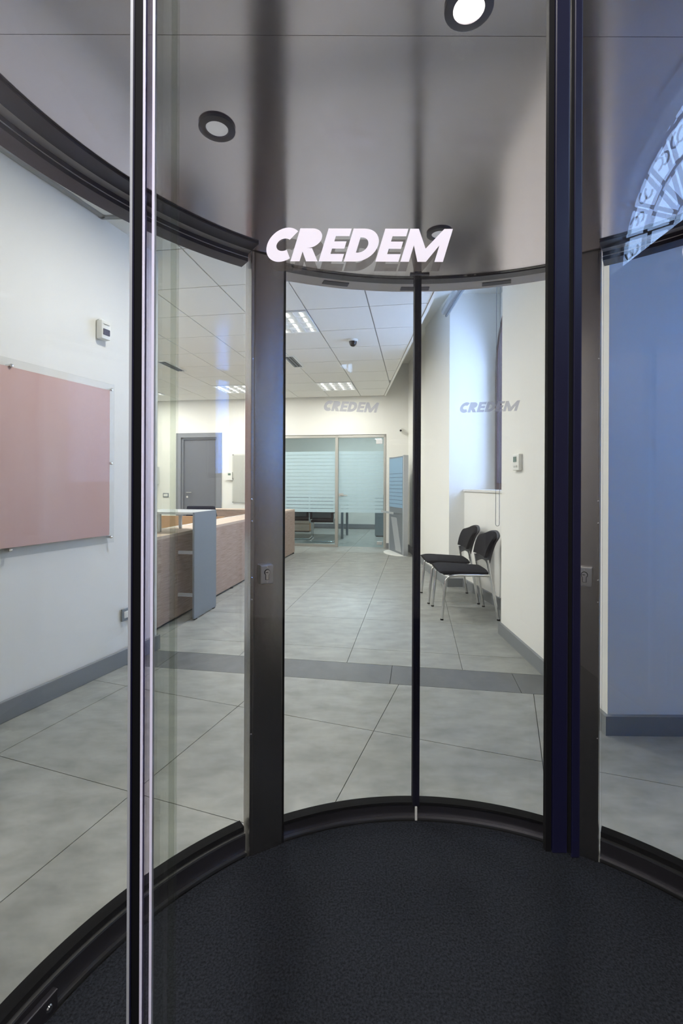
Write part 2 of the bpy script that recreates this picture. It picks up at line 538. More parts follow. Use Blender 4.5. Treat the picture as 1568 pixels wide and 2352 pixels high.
# ---- baseboards
struct('baseboard_left', MB().prism([LW(-1.95), LW(1.14), LW(1.14, .022), LW(-1.95, .022)], 0, .105), 'baseboard', bevel=.004)
struct('baseboard_inner', MB().prism([LW(1.135, .022), (LC[0], LC[1] + .02), (LC[0] - .4, LC[1] + .085), (LC[0] - .4, LC[1] + .06), (LC[0], LC[1])], 0, .105), 'baseboard')
bb = MB()
bb.prism([(XR - .02, 2.262), (XR, 2.262), (XR, 3.82), (XR - .02, 3.82)], 0, .092)
bb.prism([(XR, 2.262), (2.4, 2.25), (2.4, 2.284), (XR, 2.284)], 0, .092)
struct('baseboard_right', bb, 'baseboard')
bb = MB()
bb.prism([(1.245, 5.54), (1.168, 6.75), (1.19, 6.75), (1.267, 5.56)], 0, .10)
bb.prism([(1.245, 5.535), (1.43, 5.535), (1.43, 5.56), (1.245, 5.56)], 0, .10)
bb.prism([(1.424, 5.54), (1.613, 3.81), (1.635, 3.81), (1.446, 5.56)], 0, .10)
bb.prism([(1.215, 6.75), (1.24, 6.75), (1.232, 8.8), (1.21, 8.8)], 0, .10)
struct('baseboard_niche', bb, 'baseboard')
bb = MB()
for a, b in ((-5.2, -4.19), (-3.22, -2.41), (.035, .40)):
    bb.prism(wrect(a, b, -.02, 0), 0, .10)
bb.prism(wrect(-3.4, 1.15, 3.93, 3.95), 0, .11)
struct('baseboard_back', bb, 'baseboard')

# ---- street side: entrance lobby behind the camera, with an arched fanlight over a glazed street door
VX = 1.60
FY, FR_, FS = -1.15, .74, 2.44
struct('wall_entrance', MB().box(-1.9, -1.75, -3.2, .38, 0, 3.7).box(-1.9, VX + .3, -3.35, -3.2, 0, 3.7), 'vestibule')
struct('wall_street', arch_wall(VX, VX + .14, -3.2, -.30, 0, 3.7, FY, FR_, FS, 0).box(VX, VX + .14, -.30, -.22, 0, 3.7).box(VX, VX + .14, .28, .38, 0, 3.7)
       .box(VX, VX + .14, -.22, .28, 0, 1.28).box(VX, VX + .14, -.22, .28, 1.95, 3.7), 'vestibule')
w4 = struct('window_added', MB().box(VX + .04, VX + .10, -.22, -.18, 1.28, 1.95).box(VX + .04, VX + .10, .24, .28, 1.28, 1.95).box(VX + .04, VX + .10, -.18, .24, 1.28, 1.32).box(VX + .04, VX + .10, -.18, .24, 1.91, 1.95), 'brown_frame',
            label='small added lobby window putting a blue highlight on the booth post')
obj('pane', MB().box(VX + .067, VX + .073, -.19, .25, 1.31, 1.92), 'glass_dark', w4)  # added opening: gives the left steel post its blue highlight
struct('ceiling_entrance', MB().box(-1.9, VX + .3, -3.35, .5, 3.7, 3.8), 'vestibule')
wn = struct('window_2', arch_frame(VX - .02, VX + .05, FY, FR_ + .03, FS, FS - .05, .045), 'iron', label='arched fanlight with wrought iron scrolls', at=(VX + .01, FY, FS))
g_ = MB()
for k in range(1, 10):                       # radiating bars
    a = PI * k / 10
    g_.tube([(0, .10 * math.cos(a), .10 * math.sin(a)), (0, .70 * math.cos(a), .70 * math.sin(a))], .010, 6)
for r in (.11, .32, .52):                    # concentric hoops
    g_.tube([(0, r * math.cos(PI * i / 24), r * math.sin(PI * i / 24)) for i in range(25)], .010, 6)
obj('grille', g_, 'iron', wn)
for k in range(10):                          # scrolls and leaves between the bars
    a0 = PI * (k + .5) / 10
    for r, q0 in ((.43, .05), (.61, .055)):
        c = Vector((0, r * math.cos(a0), r * math.sin(a0)))
        sg = 1 if k % 2 else -1
        pts = [c + Vector((0, q0 * (1 - i / 20) * math.cos(a0 + sg * i / 14 * 3.6), q0 * (1 - i / 20) * math.sin(a0 + sg * i / 14 * 3.6))) for i in range(15)]
        obj('scroll', MB().tube(pts, .005, 5), 'iron', wn)
    c = Vector((0, .53 * math.cos(a0), .53 * math.sin(a0)))
    obj('leaf', MB().lathe([(.002, -.03), (.016, -.008), (.014, .01), (.002, .04)], 8, Matrix.Translation(c) @ Matrix.Rotation(a0 - PI / 2, 4, 'X')), 'iron', wn)
dr = struct('door_2', MB().box(VX + .02, VX + .09, FY - FR_, FY - .004, 0, FS - .05).box(VX + .02, VX + .09, FY + .004, FY + FR_, 0, FS - .05), 'brown_frame', label='brown street door below the fanlight')
for y in (FY - FR_ / 2, FY + FR_ / 2):
    for z0, z1 in ((.2, .9), (1.1, 2.2)):
        obj('door_panel', MB().box(VX + .005, VX + .02, y - .24, y + .24, z0, z1), 'brown_frame', dr, bevel=.006)
# window of the hall beside the booth: daylight on the pier to the right
w3 = struct('window_3', MB().box(1.80, 1.84, .40, .48, 1.25, 2.35).box(2.28, 2.32, .40, .48, 1.25, 2.35).box(1.84, 2.28, .40, .48, 1.25, 1.29).box(1.84, 2.28, .40, .48, 2.31, 2.35), 'brown_frame', label='brown framed street window right of the booth')
obj('pane', MB().box(1.83, 2.29, .437, .443, 1.28, 2.32), 'glass_street', w3)

# ================================================================== LETTERING
def ell(cx, cy, rx, ry, a):
    return (cx + rx * math.cos(R(a)), cy + ry * math.sin(R(a)))
def band(cx, cy, ro, ri, a0, a1, n=16):
    out = []
    for i in range(n):
        a, b = a0 + (a1 - a0) * i / n, a0 + (a1 - a0) * (i + 1) / n
        out.append([ell(cx, cy, *ri, a), ell(cx, cy, *ro, a), ell(cx, cy, *ro, b), ell(cx, cy, *ri, b)])
    return out
def rect(x0, x1, y0, y1):
    return [(x0, y0), (x1, y0), (x1, y1), (x0, y1)]
def g_C():
    return band(.50, .5, (.49, .52), (.21, .19), 52, 308, 26)
def g_R():
    return [rect(0, .27, 0, 1), rect(.27, .36, .40, 1)] + band(.36, .70, (.36, .30), (.001, .001), -90, 90, 14) + \
           [[(.27, .40), (.27, .30), (.46, 0), (.80, 0), (.52, .40)]]
def g_E():
    return [rect(0, .28, 0, 1), rect(.28, .68, .77, 1), rect(.28, .64, .39, .61), rect(.28, .68, 0, .23)]
def g_D():
    return [rect(0, .28, 0, 1)] + [rect(.28, .33, .73, 1), rect(.28, .33, 0, .27)] + band(.33, .5, (.54, .5), (.24, .23), -90, 90, 18)
def g_M():
    return [rect(0, .25, 0, 1), rect(1.0, 1.25, 0, 1), [(.25, 1), (.25, .50), (.50, 0), (.625, 0), (.625, .40)], [(1.0, 1), (.625, .40), (.625, 0), (.75, 0), (1.0, .50)]]
def word():
    polys = []; x = 0
    for g, adv in ((g_C, .84), (g_R, .83), (g_E, .735), (g_D, .93), (g_E, .735), (g_M, 1.25)):
        for p in g():
            polys.append([((x + a) * 1.03 + .30 * b, b) for a, b in p])
        x += adv
    w = x * 1.03 + .30
    return polys, w
WORD, WLEN = word()
def lettering(mapf, length):
    """mapf(x, z) gives the point for a letter coordinate in metres, centred"""
    mb = MB()
    k = length / WLEN
    for p in WORD:
        q = [mapf((x - WLEN / 2) * k, (y - .5) * k) for x, y in p]
        mb.add(q, [tuple(range(len(q)))])
    return mb

# ================================================================== SECURITY BOOTH (half cylinder)
BC = (.25, .675)
ZT = 1.945                     # underside of the booth's ceiling
bloc = (BC[0], BC[1], 0)
RI, RO = 1.0, 1.07
AL0, AL1 = -33.2, -26.2        # left post
AR0, AR1 = 28.9, 34.9          # right post
YF = .51                       # plane of the outer leaves
AEND = 99.3
BL = (.302, .694)              # the left pane bends about its own centre
DL = .016
# mat
mb = MB()
pts = []
for i in range(31):
    q = R(-98.8 + (98.8 - 36.3) * i / 30)
    pts.append((BL[0] - BC[0] + (RI * .992 + DL) * math.sin(q), BL[1] - BC[1] + (RI * .992 + DL) * math.cos(q)))
for i in range(61):
    q = R(-32.5 + (AEND + 32.5) * i / 60)
    pts.append((RI * .992 * math.sin(q), RI * .992 * math.cos(q)))
mb.prism(pts, 0, .012)
mt = tag(obj('entrance_mat', mb, 'mat_carpet'), 'dark charcoal carpet mat covering the floor of the glass booth', 'mat')
mt.location = bloc
# ceiling of the booth
bcg = thing('booth_ceiling', 'glossy grey round ceiling of the glass booth with small downlights', 'booth ceiling', (BC[0], BC[1], ZT))
for a0, a1, y0, y1 in ((-AEND, AEND, -.165, .1092), (0, 0, .110, 1.08)):
    poly = [(1.068 * math.sin(R(a)), 1.068 * math.cos(R(a))) for a in [-98 + 196 * i / 80 for i in range(81)]]
    poly = clip(poly, 0, 1, y1); poly = clip(poly, 0, -1, -y0)
    obj('ceiling_plate', MB().prism(poly, 0, .09), 'booth_ceiling', bcg)
def downlight(x, y, lamp, label, on):
    d = thing('downlight', label, 'downlight', (x, y, ZT - .006), group=None)
    obj('ring', MB().lathe([(.0375, .006), (.0375, .001), (.034, 0), (.024, 0), (.0225, .003), (.0225, .006)], 32), 'lamp_ring', d, smooth=30)
    obj('lens', MB().lathe([(.0225, .0055), (.0225, .003), (.012, .0015), (.002, .001)], 32), lamp, d, smooth=60)
    return d
downlight(-.263, .987, 'lamp_off_glow', 'unlit round downlight with a grey ring, left part of booth ceiling', False)
downlight(.287, 1.40, 'lamp_off_glow', 'unlit round downlight behind the last letter of the large white lettering', False)
d3 = downlight(.195, .735, 'lamp_on', 'bright lit round downlight at the top of the booth ceiling', True)
ld = bpy.data.lights.new('booth_lamp', 'SPOT'); ld.energy = 9; ld.spot_size = R(120); ld.spot_blend = .8; ld.shadow_soft_size = .02; ld.color = (1, .95, .88)
lo = bpy.data.objects.new('booth_lamp', ld); COL.objects.link(lo); lo.parent = d3; lo.location = (0, 0, -.012)

# curved fixed panes
def fixed_pane(name, label, a0, a1, c, d):
    t = thing(name, label, 'glass panel', (c[0], c[1], 0))
    def ring(r0, r1, z0, z1): return MB().arc(a0, a1, r0 + d, r1 + d, z0, z1, 60)
    obj('glass', ring(1.028, 1.042, .07, ZT - .02), 'glass_clear', t, smooth=30)
    br = obj('bottom_rail', ring(RI + .008, RO, 0, .070), 'anodised', t, smooth=30)
    obj('edge_strip', ring(RI - .002, RI + .008, .010, .020), 'steel_light', br, smooth=30)
    obj('bead', ring(RI + .008, RI + .018, .070, .076), 'steel_light', br, smooth=30)
    obj('seal', ring(1.018, 1.052, .072, .092), 'rubber', br, smooth=30)
    hr = obj('head_rail', ring(1.006, 1.055, ZT - .031, ZT - .001), 'head_dark', t, smooth=30)
    obj('rail_bead', ring(1.004, 1.008, ZT - .020, ZT - .018), 'lintel_paint', hr, smooth=30)
    obj('dark_band', ring(.930, .980, ZT - .006, ZT - .001), 'head_dark', hr, smooth=30)
    obj('light_band', ring(.980, 1.006, ZT - .005, ZT - .001), 'lintel_paint', hr, smooth=30)
    return t
fp = fixed_pane('curved_pane', 'curved clear fixed glass pane left of the brushed steel post with the lock', -98.2, -36.3, BL, DL)
fixed_pane('curved_pane', 'curved clear fixed glass pane at the right, before the bluish wall pier', AR1, AEND - .8, BC, 0)
for a in (-69.5, -72.2):       # two bolts on the bottom rail
    M = Matrix.Rotation(R(-a), 4, 'Z') @ Matrix.Translation((0, .992 + DL, .035)) @ Matrix.Rotation(R(90), 4, 'X')
    obj('bolt', MB().lathe([(.009, -.016), (.009, -.002), (.006, .003), (.001, .004)], 14, M), 'chrome', fp, smooth=30)
M = Matrix.Rotation(R(70.8), 4, 'Z')
obj('bracket', MB().box(-.045, .045, .992 + DL, 1.008 + DL, .014, .058, M), 'anodised', fp, bevel=.003)

# posts
def post(label, aa, ab, mirror):
    pa = Vector((math.sin(R(aa)), math.cos(R(aa)))); pb = Vector((math.sin(R(ab)), math.cos(R(ab))))
    mid = (pa + pb) / 2
    ang = math.atan2((pb - pa).y, (pb - pa).x)
    w = (pb - pa).length
    t = thing('door_post', label, 'post', (BC[0] + mid.x, BC[1] + mid.y, 0), ang)
    h = w / 2
    obj('face', MB().box(-h + .012, h - .006, -.012, .055, 0, ZT - .001), 'steel', t, bevel=.006, seg=4, smooth=30)
    s = -1 if not mirror else 1
    # side trim with screws towards the fixed pane, black seal towards the door leaf
    xo = s * (h - .004)
    tr = obj('side_trim', MB().box(min(xo, xo - s * .011), max(xo, xo - s * .011), -.010, .05, 0, ZT - .001), 'steel', t, bevel=.002)
    for z in (.83, .90, 1.08, 1.15, .4, 1.6):
        M = Matrix.Translation((xo - s * .004, -.0105, z)) @ Matrix.Rotation(R(90), 4, 'X')
        obj('screw', MB().lathe([(.003, -.001), (.003, .001), (.001, .0015)], 10, M), 'chrome', tr)
    obj('seal', MB().box(min(-s * (h - .006), -s * (h + .002)), max(-s * (h - .006), -s * (h + .002)), -.006, .05, 0, ZT - .001), 'rubber', t)
    xl = (.0 if not mirror else .0) + s * .008
    lk = obj('lock_plate', MB().box(-.021 + xl, .021 + xl, -.030, -.012, .880, .940), 'steel_light', t, bevel=.002)
    def cyl(x, z, r, y0, y1, m, nm):
        M = Matrix.Translation((x, y1, z)) @ Matrix.Rotation(R(90), 4, 'X')
        return obj(nm, MB().lathe([(r, 0), (r, y1 - y0)], 20, M), m, lk, smooth=30)
    cyl(xl, .917, .0100, -.0312, -.029, 'dark_plastic', 'lock_recess')
    obj('lock_slot', MB().box(xl - .006, xl + .006, -.0309, -.029, .893, .915), 'dark_plastic', lk)
    cyl(xl, .917, .0082, -.034, -.029, 'chrome', 'lock_cylinder')
    obj('lock_body', MB().box(xl - .0045, xl + .0045, -.0325, -.029, .894, .912), 'chrome', lk)
    obj('key_slot', MB().box(xl - .006, xl + .002, -.0344, -.033, .9158, .9182), 'dark_plastic', lk)
    cyl(xl, .933, .0028, -.0315, -.029, 'chrome', 'screw')
    cyl(xl, .886, .0028, -.0315, -.029, 'chrome', 'screw')
    return t
post('brushed steel booth post with a lock plate, left of the inner sliding doors', AL0, AL1, False)
post('brushed steel booth post with a lock plate, right of the inner sliding doors', AR0, AR1, True)

# inner sliding leaves
AM = 1.05
def leaf(label, a0, a1, seal_side):
    t = thing('sliding_door', label, 'glass door', bloc)
    obj('glass', MB().arc(a0, a1, 1.010, 1.024, .06, ZT - .004, 40), 'glass_clear', t, smooth=30)
    br = obj('bottom_rail', MB().arc(a0, a1, RI + .008, 1.05, .010, .062, 40), 'anodised', t, smooth=30)
    obj('seal', MB().arc(a0, a1, RI + .004, 1.04, .062, .070, 40), 'rubber', br, smooth=30)
    obj('floor_strip', MB().arc(a0, a1, RI - .004, RI + .009, .010, .020, 40), 'steel_light', br, smooth=30)
    obj('top_rail', MB().arc(a0, a1, 1.028, 1.068, ZT - .006, ZT - .001, 40), 'head_dark', t, smooth=30)
    s0, s1 = (a1 - .64, a1) if seal_side > 0 else (a0, a0 + .64)
    obj('edge_seal', MB().arc(s0, s1, .996, 1.032, .062, ZT - .006, 2), 'seal_navy', t)
    am = (a0 + a1) / 2 + .1
    f = lambda x, z: (1.0085 * math.sin(R(am) + x / 1.0085), 1.0085 * math.cos(R(am) + x / 1.0085), 1.472 + z)
    obj('lettering', lettering(f, .205), 'vinyl_pale', t)
    return t
leaf('inner curved glass door leaf left of the black meeting seal, faint CREDEM lettering', AL1, AM - .03, 1)
leaf('inner curved glass door leaf right of the black meeting seal, faint CREDEM lettering', AM + .03, AR0, -1)
# small white cap at the foot of the meeting seal
cp = tag(obj('door_stop', MB().box(-.004, .004, -.006, .006, .012, .060), 'white_plastic', bevel=.001), 'small white stop between the bottom rails of the inner doors', 'door stop')
cp.location = (BC[0] + 1.0 * math.sin(R(AM)), BC[1] + 1.0 * math.cos(R(AM)), 0)
# lintel over the inner doors with slots
lt = thing('booth_lintel', 'pale grey curved lintel with dark slots above the inner doors', 'lintel', (BC[0], BC[1], ZT))
obj('beam', MB().arc(AL1, AR0, 1.069, 1.145, -.003, .09, 48), 'lintel_paint', lt, smooth=30)
for a0, a1, r0 in ((-16.9, -11.9, 1.090), (-1.5, 4.0, 1.100), (14.0, 19.2, 1.092)):
    obj('slot', MB().arc(a0, a1, r0, r0 + .030, -.005, -.001, 8), 'dark_slot', lt)
obj('slot', MB().arc(-.6, 3.3, .993, 1.005, -.004, -.0005, 4), 'dark_slot', lt)

# outer flat leaves in front of the camera
def vstrip(x0, x1, y0, y1, z0, z1):
    return MB().box(x0, x1, y0, y1, z0, z1)
def X(px, y=.51):            # width measured in the plane of the leaves, y metres in front of the lens
    return (px - 784.0) / FPX * y
ZO = 2.06
t = thing('outer_door', 'clear outer glass door leaf bearing large white CREDEM lettering', 'glass door', (0, YF, 0))
obj('glass', vstrip(X(353), X(1290), 0, .022, .01, ZO), 'glass_clear', t)
f = lambda x, z: (.0160 + x, -.0004, CAMH + .2580 + z)
obj('lettering', lettering(f, .2060), 'vinyl_white', t)
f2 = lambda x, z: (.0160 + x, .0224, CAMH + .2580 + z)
obj('lettering_shadow', lettering(f2, .2060), 'vinyl_shadow', t)  # shadow of the letters laid as grey film on the rear face
es = obj('edge_seal', vstrip(X(1264, .514), X(1305, .507), -.004, .004, .805, ZO), 'profile', t, bevel=.0015)
obj('gasket', vstrip(X(1250, .516), X(1264, .514), -.001, .006, .805, ZO), 'rubber', es)
obj('groove', vstrip(X(1305), X(1311), -.003, .004, .805, ZO), 'rubber', es)
ep = obj('edge_profile', vstrip(X(331), X(347), .0, .010, .0, ZO), 'glass_haze', t)
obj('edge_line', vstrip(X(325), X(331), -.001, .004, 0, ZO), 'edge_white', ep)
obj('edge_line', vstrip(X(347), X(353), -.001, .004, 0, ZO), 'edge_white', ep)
obj('glass_margin', vstrip(X(353.2), X(409), -.0012, -.0004, .0, ZO), 'glass_edge', t)
obj('glass_margin', vstrip(X(392), X(404), -.0024, -.0014, .0, ZO), 'glass_edge', t)
t = thing('outer_door', 'clear outer glass door leaf at the right edge showing one letter', 'glass door', (0, YF, 0))
obj('glass', vstrip(X(1311), .688, 0, .022, .01, ZO), 'glass_clear', t)
f = lambda x, z: (.4645 + x, -.0004, CAMH + .2575 + z)
obj('lettering', lettering(f, .2060), 'vinyl_white', t)
es = obj('edge_seal', vstrip(X(1311), X(1334, .507), -.004, .004, .80, ZO), 'profile', t, bevel=.0015)
# fixed side panes
t = thing('side_pane', 'flat clear side glass with bright polished edge and black seal at far left', 'glass panel', (0, YF, 0))
obj('glass', vstrip(-.74, X(295), 0, .022, .0, ZO), 'glass_clear', t)
obj('polished_edge', vstrip(X(296), X(304), -.001, .003, 0, ZO), 'grey_metal_light', t)
sl = obj('seal', vstrip(X(304), X(325), -.002, .006, 0, ZO), 'rubber', t)
obj('seal_lip', vstrip(X(304.3), X(308), -.0032, -.0018, 0, ZO), 'profile', sl)
t = thing('side_pane', 'flat clear side glass right of the outer doors', 'glass panel', (0, YF, 0))
obj('glass', vstrip(.692, 1.23, 0, .022, .0, ZO), 'glass_clear', t)

# ================================================================== LEFT WALL THINGS
lang = math.atan2(LD.y, LD.x)          # local x along the wall, local y = into the wall
def on_left(name, label, cat, s, z):
    x, y = LW(s, 0)
    return thing(name, label, cat, (x, y, z), lang)      # local -y points into the room
t = on_left('wall_board', 'large dusty pink board behind clear acrylic on the left wall', 'board', -.30, .86)
HB0, HB1 = -.98, .98
obj('board', MB().box(-.98, .965, -.024, -.018, .012, .925), 'pink_board', t)
obj('cover', MB().box(-1.02, .995, -.032, -.026, -.035, .965), 'acrylic', t)
for x in (-.97, -.33, .33, .97):
    for z in ((.0, .93) if abs(x) < .9 else (.0, .465, .93)):
        M = Matrix.Translation((x, 0, z)) @ Matrix.Rotation(R(90), 4, 'X')
        obj('standoff', MB().lathe([(.009, 0), (.009, .036), (.006, .040), (.001, .041)], 14, M), 'chrome', t, smooth=30)
t = on_left('motion_sensor', 'small white motion sensor high on the left wall', 'sensor', .616, 2.09)
obj('body', MB().box(-.036, .036, -.045, 0, 0, .115), 'white_plastic', t, bevel=.010, smooth=30)
obj('lens', MB().box(-.025, .025, -.050, -.042, .025, .062), 'dark_slot', t, bevel=.003)
obj('cap', MB().add([(-.036, -.02, .115), (.036, -.02, .115), (.036, 0, .115), (-.036, 0, .115), (-.02, -.052, .090), (.02, -.052, .090), (.02, -.01, .13), (-.02, -.01, .13)],
                    [(0, 1, 5, 4), (1, 2, 6, 5), (2, 3, 7, 6), (3, 0, 4, 7), (4, 5, 6, 7), (0, 3, 2, 1)]), 'white_plastic', t)
def socket(t, w=.085, h=.075):
    fr_ = obj('frame', MB().box(-w / 2, w / 2, -.012, 0, 0, h), 'grey_metal', t, bevel=.003)
    obj('insert', MB().box(-w / 2 + .016, w / 2 - .016, -.015, -.01, .018, h - .018), 'white_plastic', t, bevel=.002)
t = on_left('wall_socket', 'grey framed socket low on the left wall above baseboard', 'socket', .83, .29)
socket(t, .085, .08)

# ================================================================== BACK WALL THINGS
def on_back(name, label, cat, u, z, dv=0.0):
    return thing(name, label, cat, W3(u, dv, z), A9)      # local x = u, local -y towards the camera
t = on_back('wall_door', 'grey door in a grey frame on the back wall behind the counter', 'door', -3.7045, 0)
obj('frame', MB().box(-.481, -.38, -.02, .12, 0, 2.21).box(.38, .481, -.02, .12, 0, 2.21).box(-.38, .38, -.02, .12, 2.12, 2.21), 'door_frame', t)
obj('rebate', MB().box(-.38, -.345, .02, .12, 0, 2.12).box(.345, .38, .02, .12, 0, 2.12).box(-.345, .345, .02, .12, 2.085, 2.12), 'door_frame', t)
lf = obj('leaf', MB().box(-.345, .345, .05, .09, .005, 2.085), 'door_grey', t)
obj('handle', MB().tube([(-.27, .05, 1.02), (-.27, .01, 1.02), (-.265, -.002, 1.02), (-.15, -.004, 1.02)], .010, 8), 'chrome', lf, smooth=40)
obj('keyhole_plate', MB().lathe([(.022, 0), (.022, .006), (.002, .007)], 16, Matrix.Translation((-.27, .05, .93)) @ Matrix.Rotation(R(90), 4, 'X')), 'chrome', lf)
t = on_back('light_switch', 'small grey framed switch on back wall left of grey door', 'switch', -4.41, .92)
socket(t, .12, .085)
t = on_back('wall_heater', 'white wall box with small vents at the left end of the back wall', 'heater', -4.75, 1.18)
obj('body', MB().box(-.26, .20, -.12, 0, 0, .36), 'white_plastic', t, bevel=.015)
for k in range(7):
    obj('vent', MB().box(-.10 + k * .042, -.08 + k * .042, -.123, -.118, .03, .055), 'vent_dark', t)
t = on_back('thermostat', 'white thermostat with small screen on back wall beside pale notice board', 'thermostat', -3.045, 1.29)
obj('body', MB().box(-.065, .05, -.03, 0, 0, .14), 'white_plastic', t, bevel=.006)
obj('screen', MB().box(-.035, .02, -.032, -.028, .075, .115), 'screen', t)
obj('flap', MB().box(-.075, .06, -.034, -.002, -.02, .0), 'white_plastic', t)
t = on_back('notice_board', 'pale grey notice board behind acrylic on the back wall', 'board', -2.72, .82)
obj('board', MB().box(-.26, .26, -.02, -.012, .01, .94), 'board_grey', t)
obj('cover', MB().box(-.275, .27, -.03, -.024, 0, .96), 'acrylic', t)
for x in (-.26, .25):
    for z in (.02, .48, .95):
        obj('standoff', MB().lathe([(.010, 0), (.010, .034), (.002, .037)], 12, Matrix.Translation((x, 0, z)) @ Matrix.Rotation(R(90), 4, 'X')), 'chrome', t)
t = on_back('wall_camera', 'small white security camera high on wall right of glass partition', 'camera', .30, 2.19)
obj('bracket', MB().box(-.02, .02, -.05, 0, .02, .06), 'white_plastic', t, bevel=.004)
obj('body', MB().lathe([(.02, 0), (.032, .01), (.032, .10), (.025, .11)], 16, Matrix.Translation((0, -.02, .02)) @ Matrix.Rotation(R(100), 4, 'X')), 'white_plastic', t, smooth=30)
obj('lens', MB().lathe([(.018, 0), (.018, .006), (.002, .008)], 14, Matrix.Translation((0, -.128, .001)) @ Matrix.Rotation(R(100), 4, 'X')), 'dark_lens', t)

# glass partition
t = thing('glass_partition', 'clear glass partition with pale blue frosted bands in an aluminium frame', 'partition', W3(-1.185, .05), A9)
U0, U1, UM = -1.215, .025 + 1.185, -.0 + 1.185 - .915
PH = 2.13
for x0, x1 in ((U0, U0 + .05), (UM - .028, UM + .028), (U1 - .045, U1)):
    obj('frame_post', MB().box(x0, x1, -.05, .04, 0, PH), 'alu_frame', t, bevel=.004)
obj('frame_head', MB().box(U0, U1, -.05, .04, PH - .045, PH), 'alu_frame', t)
obj('frame_sill', MB().box(U0 + .05, UM - .028, -.05, .04, 0, .05), 'alu_frame', t)
pn = obj('pane', MB().box(U0 + .05, UM - .028, -.008, .004, .05, PH - .045), 'glass_blue', t)
dn = obj('door_leaf', MB().box(UM + .034, U1 - .05, -.008, .004, .012, PH - .05), 'glass_blue', t)
def bands(parent, x0, x1):
    z0, z1 = .66, 1.825
    nb = 17
    h = (z1 - z0) / nb
    for k in range(nb):
        obj('frosted_band', MB().box(x0, x1, -.0115, -.0085, z0 + k * h + (.0 if k == 0 else .007), z0 + (k + 1) * h - .0), 'frost', parent)
bands(pn, U0 + .05, UM - .029)
bands(dn, UM + .036, U1 - .052)
hd = obj('handle', MB().box(UM + .04, UM + .13, -.03, -.008, .965, 1.025), 'steel_light', dn, bevel=.006)
obj('lever', MB().tube([(UM + .085, -.02, .99), (UM + .085, -.06, .99), (UM + .095, -.066, .99), (UM + .21, -.066, .985)], .010, 8), 'steel_light', dn, smooth=40)
obj('hinge', MB().box(U1 - .19, U1 - .07, -.02, .01, PH - .17, PH - .08), 'steel_light', dn, bevel=.004)
obj('hinge', MB().box(U1 - .17, U1 - .07, -.02, .01, .06, .12), 'steel_light', dn, bevel=.004)

# ================================================================== RECEPTION COUNTER
CT = .762
t = thing('reception_counter', 'long pinkish wood-grain reception counter along the left of the hall', 'counter', W3(-1.49, -5.55), A9)
CL = 5.55 - .916
obj('front_panel', MB().box(-.025, 0, 0, CL, .022, CT - .026), 'wood', t)
obj('counter_top', MB().box(-.32, 0, 0, CL, CT - .026, CT), 'wood_edge', t)
obj('top_edge', MB().box(-.335, -.32, 0, CL - .4, CT - .03, CT + .004), 'white_plastic', t)
obj('inner_panel', MB().box(-.32, -.30, 0, CL - .4, .022, CT - .026), 'wood_warm', t)
rt = obj('return_panel', MB().box(-1.6, -.30, CL - .40, CL - .375, .022, CT - .0), 'wood', t)
obj('end_panel', MB().box(-1.6, -.001, CL - .025, CL - .001, .022, CT - .026), 'wood', t)
obj('return_top', MB().box(-1.6, -.32, CL - .40, CL, CT - .026, CT + .001), 'wood_edge', t)
obj('plinth', MB().box(-.28, -.02, .02, CL - .04, 0, .022).box(-1.58, -.28, CL - .36, CL - .04, 0, .022), 'dark_plastic', t)
for y in (CL - .06, CL - 1.4, CL - 2.8):
    obj('foot', MB().lathe([(.02, 0), (.02, .022)], 12, Matrix.Translation((-.012, y, 0))), 'dark_plastic', t)
t = thing('desk_divider', 'warm wood panel dividing the work places behind the counter', 'panel', W3(-2.62, -3.1), A9)
obj('panel', MB().box(-.75, .76, 0, .03, 0, CT + .012), 'wood_warm', t)
obj('desk', MB().box(-.75, .76, .03, .7, .66, .69), 'wood_warm', t)
obj('side_panel', MB().box(-.75, -.72, .03, .68, 0, .66), 'wood_warm', t)
obj('side_panel', MB().box(.72, .75, .03, .68, 0, .66), 'wood_warm', t)
# grey transaction shelf straddling the counter
t = thing('counter_shelf', 'grey metal upright panel with a shelf standing over the counter', 'shelf', W3(-1.32, -5.0), A9)
HS = .947
obj('upright', MB().box(-.018, 0, 0, .456, .012, HS), 'grey_metal', t, bevel=.002)
obj('shelf', MB().box(-.56, -.018, 0, .456, HS - .020, HS), 'grey_metal_light', t, bevel=.002)
for y in (.04, .42):
    obj('support', MB().box(-.375, -.350, y, y + .028, CT + .001, HS - .02), 'grey_metal_light', t, bevel=.003)
for z in (.20, .575):
    obj('bracket', MB().box(-.169, -.018, .03, .05, z, z + .028), 'grey_metal_light', t)
obj('foot', MB().box(-.017, -.001, .02, .06, 0, .012), 'dark_plastic', t)
obj('foot', MB().box(-.017, -.001, .40, .44, 0, .012), 'dark_plastic', t)

